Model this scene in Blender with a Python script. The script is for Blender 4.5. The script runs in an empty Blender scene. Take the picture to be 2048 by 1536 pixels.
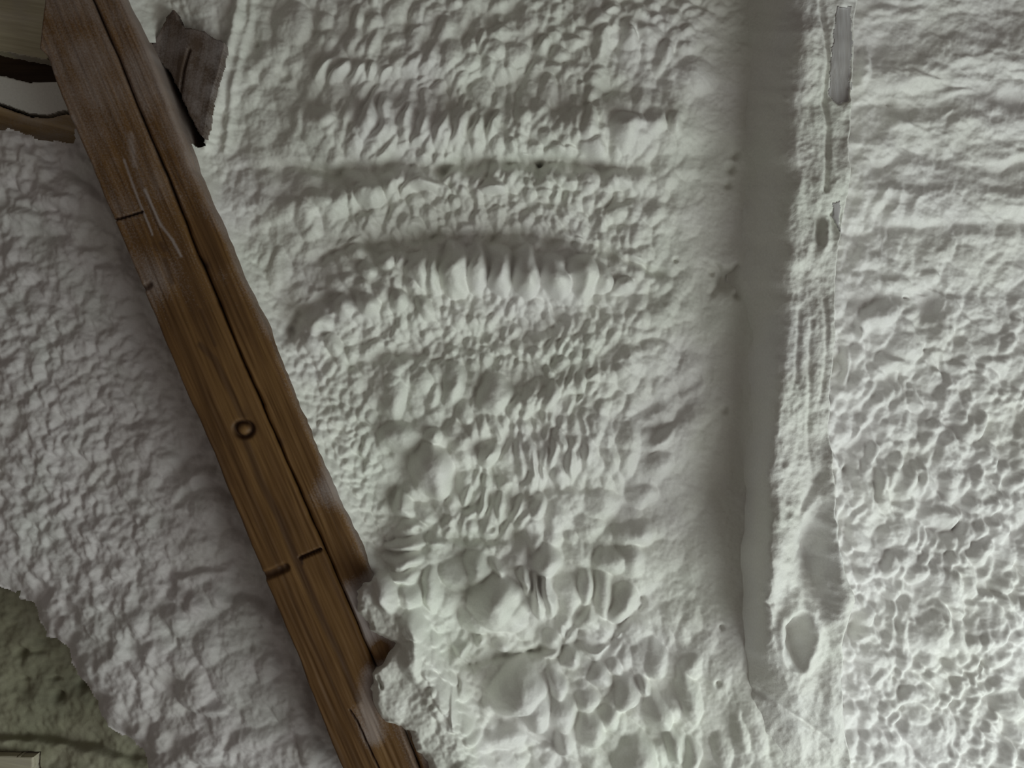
import bpy, math, random
import numpy as np
from mathutils import Matrix, Vector

# ------------------------------------------------------------------ camera, sky, lamps
W, H = 2048, 1536
S = 0.00055                      # metres per photo pixel on the roof plane
FPX = 1774.0                     # focal length in pixels
D = FPX * S                      # camera to roof plane
TILT = math.radians(38)          # the roof slope leans over the viewer
CAM = Vector((0, 0, 1.55))
ct, st = math.cos(TILT), math.sin(TILT)
M = Matrix(((1, 0, 0, 0), (0, -st, -ct, 0), (0, ct, -st, 0), (0, 0, 0, 1)))
M = Matrix.Translation(CAM + Vector((0, ct, st)) * D) @ M
SC = bpy.context.scene
COL = SC.collection

cd = bpy.data.cameras.new('camera')
cam = bpy.data.objects.new('camera', cd)
COL.objects.link(cam)
cd.sensor_width = 36
cd.lens = FPX * 36 / W
cd.clip_start = 0.02
cam.matrix_world = M @ Matrix.Translation((0, 0, D))
SC.camera = cam

SC.view_settings.view_transform = 'Standard'
SC.view_settings.look = 'None'
SC.view_settings.gamma = 1
SC.view_settings.exposure = 0.0

wd = bpy.data.worlds.new('attic_air')
SC.world = wd
wd.use_nodes = True
bg = wd.node_tree.nodes['Background']
bg.inputs[0].default_value = (0.60, 0.54, 0.47, 1)
bg.inputs[1].default_value = 0.15


def lp(px, py, z):
    """a point seen at photo pixel (px,py) lying z pixels in front of the roof plane (local frame)"""
    k = (FPX - z) / FPX
    return ((px - W / 2) * S * k, (H / 2 - py) * S * k, z * S)


def area_lamp(name, pos, target, size, power, color):
    l = bpy.data.lights.new(name, 'AREA')
    l.shape = 'RECTANGLE'
    l.size, l.size_y = size
    l.energy = power
    l.color = color
    o = bpy.data.objects.new(name, l)
    COL.objects.link(o)
    p = M @ Vector(pos)
    t = M @ Vector(target)
    o.matrix_world = Matrix.Translation(p) @ (t - p).to_track_quat('-Z', 'Y').to_matrix().to_4x4()
    return o


# daylight from the attic window, low on the right
area_lamp('window_light', (1.14, -0.95, 0.76), (0.10, -0.10, 0), (1.05, 1.05), 15.5, (0.89, 1.0, 0.955))
# added fill lamp, weaker and warmer, behind and to the right of the viewer
area_lamp('fill_light', (1.25, -1.05, 1.5), (0.15, -0.05, 0), (1.2, 1.0), 5.5, (1.0, 0.92, 0.85))

# ------------------------------------------------------------------ numpy helpers (all in photo pixels)


def vnoise(x, y, seed):
    xi = np.floor(x).astype(np.int64)
    yi = np.floor(y).astype(np.int64)
    fx, fy = x - xi, y - yi
    fx = fx * fx * fx * (fx * (fx * 6 - 15) + 10)
    fy = fy * fy * fy * (fy * (fy * 6 - 15) + 10)

    def h(a, b):
        n = (a * 374761393 + b * 668265263 + seed * 974634777) & 0xFFFFFFFF
        n = ((n ^ (n >> 13)) * 1274126177) & 0xFFFFFFFF
        n = n ^ (n >> 16)
        return (n & 0xFFFF) / 32767.5 - 1.0
    a, b = h(xi, yi), h(xi + 1, yi)
    c, d = h(xi, yi + 1), h(xi + 1, yi + 1)
    return (a * (1 - fx) + b * fx) * (1 - fy) + (c * (1 - fx) + d * fx) * fy


def fbm(x, y, scale, octv=3, seed=1, gain=0.5):
    r, a, f = 0, 1.0, 1.0 / scale
    for i in range(octv):
        r = r + a * vnoise(x * f + 17.3 * i, y * f - 9.1 * i, seed + i * 31)
        a *= gain
        f *= 2.03
    return r


def smooth(a, b, x):
    t = np.clip((x - a) / (b - a), 0, 1)
    return t * t * (3 - 2 * t)


def poly_dist(X, Y, pts):
    """distance to a polyline and the position (0..1) of the nearest point"""
    best = np.full(X.shape, 1e9)
    tt = np.zeros(X.shape)
    n = len(pts) - 1
    for i in range(n):
        ax, ay = pts[i][:2]
        bx, by = pts[i + 1][:2]
        dx, dy = bx - ax, by - ay
        L = dx * dx + dy * dy + 1e-9
        t = np.clip(((X - ax) * dx + (Y - ay) * dy) / L, 0, 1)
        d = np.hypot(X - ax - t * dx, Y - ay - t * dy)
        m = d < best
        best = np.where(m, d, best)
        tt = np.where(m, (i + t) / n, tt)
    return best, tt


def inside(X, Y, poly):
    r = np.zeros(X.shape, bool)
    n = len(poly)
    for i in range(n):
        x1, y1 = poly[i]
        x2, y2 = poly[(i + 1) % n]
        if y1 == y2:
            continue
        c = ((Y < y1) != (Y < y2)) & (X < (x2 - x1) * (Y - y1) / (y2 - y1) + x1)
        r ^= c
    return r


def blur(a, n=1):
    for _ in range(n):
        p = np.pad(a, 1, mode='edge')
        a = (p[:-2, 1:-1] + p[2:, 1:-1] + p[1:-1, :-2] + p[1:-1, 2:] + 4 * a) / 8
    return a


class Field:
    """a height field on a regular grid of photo pixels"""

    def __init__(f, x0, y0, x1, y1, step=2.0, seed=1, warp=1.0):
        f.x = np.arange(x0, x1 + step, step)
        f.y = np.arange(y0, y1 + step, step)
        f.step = step
        f.X, f.Y = np.meshgrid(f.x, f.y)
        f.base = np.zeros(f.X.shape)
        f.lump = np.zeros(f.X.shape)
        f.rng = random.Random(seed)
        f.seed = seed
        f.WX = f.X + warp * (8 * fbm(f.X, f.Y, 55, 2, seed) + 1.6 * fbm(f.X, f.Y, 17, 1, seed + 5))
        f.WY = f.Y + warp * (8 * fbm(f.X, f.Y, 55, 2, seed + 9) + 1.6 * fbm(f.X, f.Y, 17, 1, seed + 14))

    def win(f, x, y, r):
        i0 = max(0, int((y - r - f.y[0]) / f.step))
        i1 = min(len(f.y), int((y + r - f.y[0]) / f.step) + 2)
        j0 = max(0, int((x - r - f.x[0]) / f.step))
        j1 = min(len(f.x), int((x + r - f.x[0]) / f.step) + 2)
        return slice(i0, i1), slice(j0, j1)

    def dome(f, x, y, rx, ry, ang, amp, tilt=0.3, pw=0.6, lift=0.0, tdir=35):
        r = max(rx, ry) * 1.15 + 16
        s = f.win(x, y, r)
        if s[0].stop <= s[0].start or s[1].stop <= s[1].start:
            return
        dx, dy = f.WX[s] - x, f.WY[s] - y
        a = math.radians(ang)
        u = (dx * math.cos(a) + dy * math.sin(a)) / rx
        v = (-dx * math.sin(a) + dy * math.cos(a)) / ry
        q = 1 - u * u - v * v
        td = math.radians(tdir)
        tl = (dx * math.cos(td) + dy * math.sin(td)) / max(1.0, 0.5 * (rx + ry))
        h = np.where(q > 0, lift + amp * (np.clip(q, 0, 1) ** pw) * (1 + tilt * tl), -1e3)
        f.lump[s] = np.maximum(f.lump[s], h)

    def scatter(f, ctrl, dens=1.15, mask=None, floor=0.0, tdir=35):
        """ctrl rows: x, y, reach, size, aspect, angle, amplitude"""
        C = np.array(ctrl, float)
        x0, x1, y0, y1 = f.x[0], f.x[-1], f.y[0], f.y[-1]

        def at(x, y):
            w = np.exp(-((C[:, 0] - x) ** 2 + (C[:, 1] - y) ** 2) / (2 * C[:, 2] ** 2)) + 1e-12
            w /= w.sum()
            a2 = np.radians(C[:, 5] * 2)
            ang = 0.5 * math.degrees(math.atan2((w * np.sin(a2)).sum(), (w * np.cos(a2)).sum()))
            return (w * C[:, 3]).sum(), (w * C[:, 4]).sum(), ang, (w * C[:, 6]).sum()
        # variable density darts
        y = y0
        R = f.rng
        while y < y1:
            x = x0
            rowmin = 99
            while x < x1:
                s, asp, ang, amp = at(x, y)
                px = x + R.uniform(-.5, .5) * s
                py = y + R.uniform(-.7, .7) * s
                k = R.uniform(.6, 1.45)
                aa = amp * 1.45 * k ** 0.8 * R.uniform(.65, 1.25)
                f.dome(px, py, s * k * R.uniform(.85, 1.1), s * asp * k * R.uniform(.85, 1.2), ang + R.uniform(-22, 22), aa,
                       tilt=R.uniform(.0, .45), pw=R.uniform(.8, 1.1), tdir=tdir + R.uniform(-30, 30), lift=floor)
                x += s * dens
                rowmin = min(rowmin, s * (1 + .5 * (asp - 1)))
            y += rowmin * dens * 0.95

    def ridge(f, pts, w, amp, p=2.0, where='base'):
        d, t = poly_dist(f.WX, f.WY, pts)
        a = getattr(f, where)
        a += amp * np.exp(-(d / w) ** p) * smooth(0, .12, t + .04) * smooth(0, .12, 1.04 - t)

    def bump(f, x, y, rx, ry, ang, amp):
        dx, dy = f.X - x, f.Y - y
        a = math.radians(ang)
        u = (dx * math.cos(a) + dy * math.sin(a)) / rx
        v = (-dx * math.sin(a) + dy * math.cos(a)) / ry
        f.base += amp * np.exp(-(u * u + v * v))


def grid_mesh(name, P, mat, parent=None, keep=None, attrs=None, wrap=False):
    """P: (rows, cols, 3) array in the local frame -> one mesh object"""
    n, m = P.shape[:2]
    idx = np.arange(n * m).reshape(n, m)
    if wrap:
        idx2 = np.concatenate([idx, idx[:, :1]], 1)
    else:
        idx2 = idx
    q = np.stack([idx2[:-1, :-1], idx2[1:, :-1], idx2[1:, 1:], idx2[:-1, 1:]], -1)
    q = q.reshape(-1, 4) if keep is None else q[keep[:-1, :-1] & keep[1:, 1:] & keep[1:, :-1] & keep[:-1, 1:]]
    V = P.reshape(-1, 3)
    used = np.unique(q)
    remap = np.zeros(n * m, np.int64)
    remap[used] = np.arange(len(used))
    V = V[used]
    q = remap[q]
    me = bpy.data.meshes.new(name)
    me.vertices.add(len(V))
    me.vertices.foreach_set('co', V.astype(np.float32).ravel())
    me.loops.add(q.size)
    me.loops.foreach_set('vertex_index', q.astype(np.int32).ravel())
    me.polygons.add(len(q))
    me.polygons.foreach_set('loop_start', np.arange(0, q.size, 4, dtype=np.int32))
    me.polygons.foreach_set('loop_total', np.full(len(q), 4, np.int32))
    me.update(calc_edges=True)
    me.polygons.foreach_set('use_smooth', np.ones(len(q), bool))
    for k, a in (attrs or {}).items():
        at = me.attributes.new(k, 'FLOAT', 'POINT')
        at.data.foreach_set('value', a.reshape(-1)[used].astype(np.float32))
    me.materials.append(mat)
    o = bpy.data.objects.new(name, me)
    COL.objects.link(o)
    if parent:
        o.parent = parent
        o.matrix_parent_inverse = Matrix.Identity(4)
        if parent.type == 'MESH':
            pass
    else:
        o.matrix_world = M
    return o


def tag(o, label=None, cat=None, group=None, kind=None):
    if label:
        o['label'] = label
    if cat:
        o['category'] = cat
    if group:
        o['group'] = group
    if kind:
        o['kind'] = kind
    return o


def thing(name, label, cat, group=None):
    o = bpy.data.objects.new(name, None)
    COL.objects.link(o)
    o.empty_display_size = 0.05
    o.matrix_world = M
    return tag(o, label, cat, group)


def project(X, Y, base, disp=0):
    """photo pixel + smooth depth -> local metres, then relief straight out from the roof"""
    k = (FPX - base) / FPX
    return np.stack([(X - W / 2) * S * k, (H / 2 - Y) * S * k, (base + disp) * S], -1)


# ------------------------------------------------------------------ materials


def mat_new(name):
    m = bpy.data.materials.new(name)
    m.use_nodes = True
    nt = m.node_tree
    return m, nt, nt.nodes['Principled BSDF']


def nd(nt, t, **kw):
    n = nt.nodes.new(t)
    for k, v in kw.items():
        setattr(n, k, v)
    return n


def noise(nt, vec, scale, detail=3, rough=.5, dist=0):
    n = nd(nt, 'ShaderNodeTexNoise')
    n.inputs['Scale'].default_value = scale
    n.inputs['Detail'].default_value = detail
    n.inputs['Roughness'].default_value = rough
    n.inputs['Distortion'].default_value = dist
    nt.links.new(vec, n.inputs['Vector'])
    return n.outputs['Fac']


def ramp(nt, fac, stops):
    r = nd(nt, 'ShaderNodeValToRGB')
    el = r.color_ramp.elements
    while len(el) < len(stops):
        el.new(0.5)
    for e, (p, c) in zip(el, stops):
        e.position = p
        e.color = (*c, 1)
    nt.links.new(fac, r.inputs[0])
    return r.outputs[0]


def mix(nt, f, a, b, mode='MIX'):
    m = nd(nt, 'ShaderNodeMix', data_type='RGBA', blend_type=mode)
    for s, v in ((m.inputs[0], f), (m.inputs[6], a), (m.inputs[7], b)):
        if hasattr(v, 'links') or isinstance(v, bpy.types.NodeSocket):
            nt.links.new(v, s)
        elif isinstance(v, tuple):
            s.default_value = (*v, 1)
        else:
            s.default_value = v
    return m.outputs[2]


def foam_material(name, c1, c2, c3, bump=0.25, rough=0.6, grain=0.0007):
    m, nt, b = mat_new(name)
    tc = nd(nt, 'ShaderNodeTexCoord').outputs['Object']
    n1 = noise(nt, tc, 9, 3, .55)
    col = ramp(nt, n1, [(0.35, c1), (0.5, c2), (0.66, c3)])
    n2 = noise(nt, tc, 420, 2, .6)
    col = mix(nt, 0.22, col, ramp(nt, n2, [(.3, (.62, .62, .58)), (.7, (.95, .95, .92))]), 'MULTIPLY')
    nt.links.new(col, b.inputs['Base Color'])
    b.inputs['Roughness'].default_value = rough
    b.inputs['Specular IOR Level'].default_value = 0.35
    n3 = noise(nt, tc, 330, 4, .6)
    bp = nd(nt, 'ShaderNodeBump')
    bp.inputs['Strength'].default_value = bump
    bp.inputs['Distance'].default_value = grain
    nt.links.new(n3, bp.inputs['Height'])
    nt.links.new(bp.outputs[0], b.inputs['Normal'])
    return m


FOAM = foam_material('spray_foam', (.785, .80, .745), (.81, .81, .765), (.80, .785, .775))
FOAM_R = foam_material('spray_foam_right_bay', (.80, .79, .765), (.81, .795, .79), (.80, .78, .785))
FOAM_L = foam_material('spray_foam_painted_shade', (.67, .645, .635), (.685, .65, .66), (.67, .66, .65), bump=.4)  # darker mauve copy of the foam, the bay's shade put into its colour
FOAM_OLD = foam_material('thin_yellowed_foam', (.27, .265, .19), (.33, .32, .23), (.38, .36, .28), bump=.5, rough=.8)
FOAM_COAT = foam_material('smooth_foam_coat', (.78, .79, .74), (.79, .78, .75), (.77, .76, .755), bump=.6, grain=.0009)


def wood_material(name, dark, mid, light, ang=-23.5, scale=1.0, dusty=True, rough=.6):
    m, nt, b = mat_new(name)
    tc = nd(nt, 'ShaderNodeTexCoord').outputs['Object']
    mp = nd(nt, 'ShaderNodeMapping')
    mp.inputs['Rotation'].default_value = (0, 0, math.radians(ang))
    nt.links.new(tc, mp.inputs[0])
    st_ = nd(nt, 'ShaderNodeMapping')
    st_.inputs['Scale'].default_value = (1, .045, 1)
    nt.links.new(mp.outputs[0], st_.inputs[0])
    g1 = noise(nt, st_.outputs[0], 46 * scale, 4, .6, .8)
    g2 = noise(nt, st_.outputs[0], 260 * scale, 3, .6)
    big = noise(nt, mp.outputs[0], 7 * scale, 3, .5)
    col = ramp(nt, g1, [(.32, dark), (.5, mid), (.68, light)])
    col = mix(nt, .45, col, ramp(nt, g2, [(.35, (.55, .5, .45)), (.65, (1, 1, 1))]), 'MULTIPLY')
    col = mix(nt, .5, col, ramp(nt, big, [(.35, (.62, .58, .56)), (.62, (1, 1, 1))]), 'MULTIPLY')
    if dusty:
        at = nd(nt, 'ShaderNodeAttribute', attribute_name='dust').outputs['Fac']
        spk = noise(nt, tc, 520, 3, .7)
        spk2 = noise(nt, st_.outputs[0], 160, 4, .7)
        ad = nd(nt, 'ShaderNodeMath', operation='MULTIPLY_ADD')
        nt.links.new(spk, ad.inputs[0])
        ad.inputs[1].default_value = .75
        nt.links.new(at, ad.inputs[2])
        ad2 = nd(nt, 'ShaderNodeMath', operation='MULTIPLY_ADD')
        nt.links.new(spk2, ad2.inputs[0])
        ad2.inputs[1].default_value = .5
        nt.links.new(ad.outputs[0], ad2.inputs[2])
        f = ramp(nt, ad2.outputs[0], [(.5, (0, 0, 0)), (1.25 if False else 1.0, (.45, .45, .45))])
        f2 = ramp(nt, at, [(.45, (0, 0, 0)), (.95, (.5, .5, .5))])
        f = mix(nt, 1.0, f, f2, 'ADD')
        col = mix(nt, f, col, (.46, .42, .42))
        # dark stain attribute: pitch around knots, painted shade in saw kerfs
        dk = nd(nt, 'ShaderNodeAttribute', attribute_name='stain_shade').outputs['Fac']
        col = mix(nt, dk, col, (.045, .022, .014))
    nt.links.new(col, b.inputs['Base Color'])
    b.inputs['Roughness'].default_value = rough
    b.inputs['Specular IOR Level'].default_value = .3
    bp = nd(nt, 'ShaderNodeBump')
    bp.inputs['Strength'].default_value = .35
    bp.inputs['Distance'].default_value = .0008
    nt.links.new(g2, bp.inputs['Height'])
    nt.links.new(bp.outputs[0], b.inputs['Normal'])
    return m


WOOD = wood_material('pine_beam', (.105, .052, .019), (.165, .085, .030), (.225, .122, .043))
WOOD_BLOCK = wood_material('dusty_dark_wood', (.075, .05, .036), (.11, .075, .055), (.15, .105, .08), ang=10)
WOOD_PALE = wood_material('pale_deck_board', (.52, .48, .34), (.64, .60, .44), (.74, .70, .55), ang=100, dusty=True)
WOOD_TAN = wood_material('tan_deck_board', (.34, .23, .11), (.48, .35, .20), (.60, .48, .34), ang=105, dusty=True)
WOOD_DARK = wood_material('old_dark_deck', (.05, .03, .02), (.08, .05, .03), (.11, .07, .04), ang=90, dusty=False)
GREY_WOOD = wood_material('grey_rafter_edge', (.42, .41, .42), (.50, .49, .50), (.58, .57, .58), ang=0, dusty=False, rough=.8)

# ------------------------------------------------------------------ the roof deck behind everything
Xg, Yg = np.meshgrid(np.arange(-500, 2560, 20.0), np.arange(-420, 1980, 20.0))
bz = -430 - 26 * (np.abs(((Yg + 60) % 180) - 90) > 84)
deck = grid_mesh('ceiling', project(Xg, Yg, bz), WOOD_DARK)
tag(deck, kind='structure')

# ------------------------------------------------------------------ outline of the foam-covered rafter (photo pixels)
RY = [-110, 0, 100, 250, 400, 500, 650, 850, 900, 1000, 1100, 1200, 1300, 1400, 1480, 1520, 1640]
XR = [1718, 1713, 1708, 1700, 1692, 1678, 1668, 1656, 1661, 1672, 1682, 1702, 1682, 1678, 1690, 1700, 1710]
XL = [1622, 1616, 1610, 1604, 1597, 1588, 1583, 1560, 1552, 1543, 1533, 1534, 1550, 1575, 1600, 1610, 1620]   # lit edge
XM = [1470, 1470, 1470, 1470, 1468, 1464, 1466, 1470, 1476, 1478, 1474, 1478, 1480, 1480, 1480, 1480, 1480]   # foot of the shaded flank
ZR = [178, 178, 178, 176, 172, 170, 168, 165, 162, 160, 158, 150, 132, 108, 84, 74, 66]
z0 = 48


def flank(fl, zr):
    return z0 + (zr - z0) * (.15 * fl + .85 * fl * fl * (3 - 2 * fl))


# ------------------------------------------------------------------ centre bay
f = Field(215, -110, 1560, 1640, 2.0, seed=3)
X, Y = f.X, f.Y
BEAM_R = [(-120, 200), (0, 248), (60, 278), (100, 297), (200, 334), (300, 372), (337, 384), (375, 403), (480, 450), (540, 474), (650, 527), (800, 588), (900, 631), (1030, 690), (1100, 721), (1150, 743), (1536, 915), (1640, 962)]
bry = [p[0] for p in BEAM_R]
brx = [p[1] for p in BEAM_R]
BZ = 140
edge = X - np.interp(Y, bry, brx)             # distance to the beam's right edge
# broad form: rises to the timber on the left and to the rafter on the right
up = smooth(1090, 1190, Y)                    # lower down the foam has crept over the timber's edge
f.base += (95 + 52 * up) * np.exp(-np.clip(edge + 10 * up, 0, None) / (70.0 + 8 * up)) + 10
f.base += 50 * smooth(1290, 1530, X)
xm_, xl_, zr_ = np.interp(Y, RY, XM), np.interp(Y, RY, XL), np.interp(Y, RY, ZR)
fz = flank(np.clip((X - xm_) / (xl_ - xm_), 0, 1), zr_)
blend = smooth(1010, 880, Y)
fz = fz - 1 - 16 * smooth(.22, .6, (X - xm_) / (xl_ - xm_))
soft = 9 * np.logaddexp(f.base / 9, fz / 9)
f.base = f.base + blend * (soft - f.base)
f.base += 8 * fbm(X, Y, 240, 2, 51) + 5 * fbm(X, Y, 90, 2, 57)
# spray passes
f.ridge([(520, 120), (640, 95), (900, 100), (1200, 60), (1440, 70)], 42, 14)
f.ridge([(640, 145), (800, 140), (1000, 130), (1250, 150)], 34, 14)
f.ridge([(600, 262), (800, 258), (1000, 262), (1250, 268), (1400, 250)], 55, 26)
f.ridge([(540, 338), (700, 345), (850, 338), (1080, 334), (1300, 340)], 11, -20)
f.ridge([(640, 352), (800, 352)], 16, -12)
f.ridge([(560, 420), (700, 400), (800, 365), (960, 372), (1200, 366), (1400, 350)], 24, 18)
f.ridge([(700, 430), (900, 425), (1200, 425), (1400, 430)], 30, 8)
f.ridge([(620, 525), (690, 500), (800, 476), (950, 470), (1150, 486), (1240, 524), (1340, 548)], 8, -16)
f.ridge([(650, 585), (760, 560), (860, 552), (1000, 550), (1120, 555), (1200, 568)], 46, 26)
f.ridge([(572, 668), (600, 632), (660, 598), (720, 585)], 12, -22)
f.ridge([(600, 690), (650, 640), (740, 620), (860, 622), (1000, 640)], 36, 18)
f.ridge([(690, 735), (780, 712), (860, 700)], 12, -12)
f.ridge([(1415, 525), (1440, 556), (1470, 556), (1480, 535)], 7, -16)
f.ridge([(1440, 556), (1425, 590)], 7, -10)
f.ridge([(1465, 560), (1485, 600)], 7, -12)
f.ridge([(760, 760), (900, 730), (1100, 690), (1300, 640), (1400, 610)], 34, 12)
f.ridge([(1280, 905), (1300, 850), (1380, 810)], 16, -9)
f.ridge([(1270, 825), (1340, 790), (1400, 750)], 14, -9)
f.ridge([(980, 830), (1080, 790), (1180, 760), (1300, 700)], 26, 12)
f.ridge([(900, 1010), (1000, 985), (1120, 965), (1180, 960)], 14, -12)
f.ridge([(840, 1060), (940, 1075), (1020, 1068), (1090, 1055)], 11, -16)
f.ridge([(930, 1322), (1000, 1308), (1060, 1300), (1130, 1270), (1180, 1200)], 7, -15)
f.ridge([(1060, 1300), (1200, 1270), (1290, 1200)], 9, -12)
f.ridge([(1130, 1490), (1090, 1470), (1000, 1440), (950, 1370)], 10, -14)
f.bump(845, 1160, 45, 190, 4, 26)
f.bump(1010, 1190, 110, 110, 0, 22)
f.bump(1060, 1390, 105, 110, -20, 24)
f.bump(840, 930, 75, 120, -20, -18)
f.bump(1010, 905, 110, 60, 0, -14)
f.bump(1370, 150, 60, 50, 0, 16)
f.bump(1400, 1000, 60, 260, 0, -6)

ctrl = [
    # x, y, reach, size, aspect, angle, amp
    (560, 60, 70, 34, 1.0, 0, 9), (760, 60, 90, 24, 1.3, 30, 13), (1000, 50, 90, 22, 1.2, 55, 14), (1250, 50, 90, 20, .8, 0, 12),
    (1400, 60, 60, 20, .6, 0, 9), (620, 150, 60, 24, 1.2, 20, 8), (740, 150, 60, 14, 2.6, 40, 15), (860, 160, 60, 14, 2.2, 30, 13),
    (960, 120, 60, 22, 1.0, 0, 11), (1100, 110, 60, 22, 1.3, 15, 14), (1250, 110, 60, 24, 1.5, 20, 14), (1390, 150, 45, 40, 1.0, 0, 10),
    (640, 260, 60, 30, 1.2, 15, 8), (740, 260, 60, 15, 2.4, 25, 17), (860, 260, 60, 15, 2.4, 22, 18), (960, 260, 60, 15, 2.2, 15, 16),
    (1080, 260, 60, 22, 1.3, 0, 17), (1220, 250, 60, 24, 1.3, 15, 16), (1350, 250, 60, 26, 1.2, 0, 9), (1440, 250, 60, 60, 1, 0, 5),
    (560, 400, 80, 40, .8, 0, 7), (680, 400, 60, 20, .9, -20, 10), (800, 420, 60, 15, 1.2, 25, 12), (950, 420, 70, 12, 1.2, 20, 10),
    (1100, 430, 70, 12, 1.3, 15, 10), (1250, 430, 70, 14, 1.4, 20, 10), (1380, 420, 70, 24, 1.2, 0, 6), (1450, 450, 60, 60, 1, 0, 5),
    (900, 365, 50, 20, .8, 0, 12), (1100, 360, 60, 16, .8, 0, 10),
    (600, 560, 50, 26, 1.3, 0, 7), (720, 560, 50, 26, 1.1, 0, 12), (840, 560, 40, 18, 1.8, 0, 12), (1000, 550, 60, 18, 2.0, 0, 10), (1150, 550, 60, 20, 1.8, 0, 10),
    (640, 650, 50, 20, 1.0, 0, 10), (760, 650, 60, 13, 1.1, 20, 9), (900, 640, 60, 14, 1.3, 0, 11), (1050, 620, 60, 13, 1.2, 0, 10),
    (1200, 630, 60, 15, 1.2, 20, 9), (1330, 630, 60, 22, 1.0, 30, 8), (1440, 640, 60, 60, 1, 0, 5),
    (680, 720, 50, 18, .9, 0, 9), (800, 740, 50, 20, 1.3, 0, 11), (950, 720, 60, 13, 1.2, 20, 10), (1100, 710, 70, 12, 1.2, 25, 10),
    (1250, 700, 60, 13, 1.4, 35, 9), (1360, 720, 60, 26, 1.1, 40, 8),
    (700, 820, 50, 16, 1.2, 0, 8), (900, 790, 50, 17, 1.4, 0, 13), (1050, 790, 50, 17, 1.5, 0, 14), (1180, 790, 60, 13, 1.8, 20, 12), (1300, 800, 60, 26, .8, -25, 9),
    (700, 950, 50, 9, 1.0, 0, 5), (720, 880, 40, 9, 1.0, 0, 5), (840, 920, 50, 45, 1.0, 0, 8), (960, 900, 50, 22, 1.4, 0, 14), (1080, 910, 60, 17, 2.2, 0, 17), (1180, 900, 60, 17, 1.9, 5, 13),
    (1300, 920, 60, 38, .9, -20, 9), (1420, 900, 60, 60, 1, 0, 5),
    (730, 1030, 40, 9, 1.0, 0, 5), (820, 1060, 50, 24, .9, 0, 10), (940, 1010, 50, 17, 2.2, 20, 16), (1050, 1010, 50, 18, 1.9, 15, 16), (1160, 1020, 50, 34, 1.0, 0, 10), (1260, 1050, 60, 42, 1.0, -20, 11), (1380, 1080, 60, 60, 1, 0, 5),
    (800, 1200, 50, 22, 1.8, 0, 9), (900, 1180, 50, 30, 1.2, 0, 9), (1000, 1180, 50, 40, 1.2, 0, 7), (1100, 1150, 50, 24, 1.8, 0, 12), (1200, 1150, 50, 22, 1.5, 0, 13), (1290, 1200, 60, 32, 1.2, 0, 10),
    (820, 1330, 50, 16, 1.8, 0, 9), (900, 1320, 50, 11, 1.4, 0, 10), (920, 1420, 50, 12, 1.6, 0, 9), (1000, 1280, 40, 18, 1.0, 0, 10), (1060, 1380, 50, 45, 1.2, 0, 8), (1170, 1330, 60, 24, 1.3, -30, 13), (1270, 1330, 60, 27, 1.6, -20, 13), (1370, 1350, 60, 32, 1.6, -15, 10), (1440, 1400, 60, 40, 1.6, -15, 6),
    (780, 1480, 60, 26, 1.2, -30, 7), (900, 1520, 60, 36, .9, 0, 7), (1050, 1500, 60, 34, .9, 0, 8), (1200, 1480, 60, 28, 1.4, -20, 13), (1330, 1480, 60, 26, 1.8, -25, 14), (1440, 1500, 60, 30, 1.7, -20, 8),
]
# near the timber the coat is thin and sandy
for py in range(-100, 1650, 60):
    ex = np.interp(py, bry, brx)
    ctrl.append((ex + 25, py, 42, 9, 1.0, 0, 4 + 3 * float(smooth(500, 800, np.float64(py))) + 3 * (py > 1150)))
    ctrl.append((ex - 60, py, 50, 16, 1.0, 0, 3.2))
f.scatter(ctrl)
ctrl2 = [(c[0], c[1], c[2], max(5.5, c[3] * .42), c[4] * .9, c[5], c[6] * .28) for c in ctrl]
main = f.lump.copy()
f.lump = np.zeros_like(main)
f.rng = random.Random(77)
f.scatter(ctrl2, dens=1.25)
f.lump = 1.15 * main + .6 * f.lump

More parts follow.
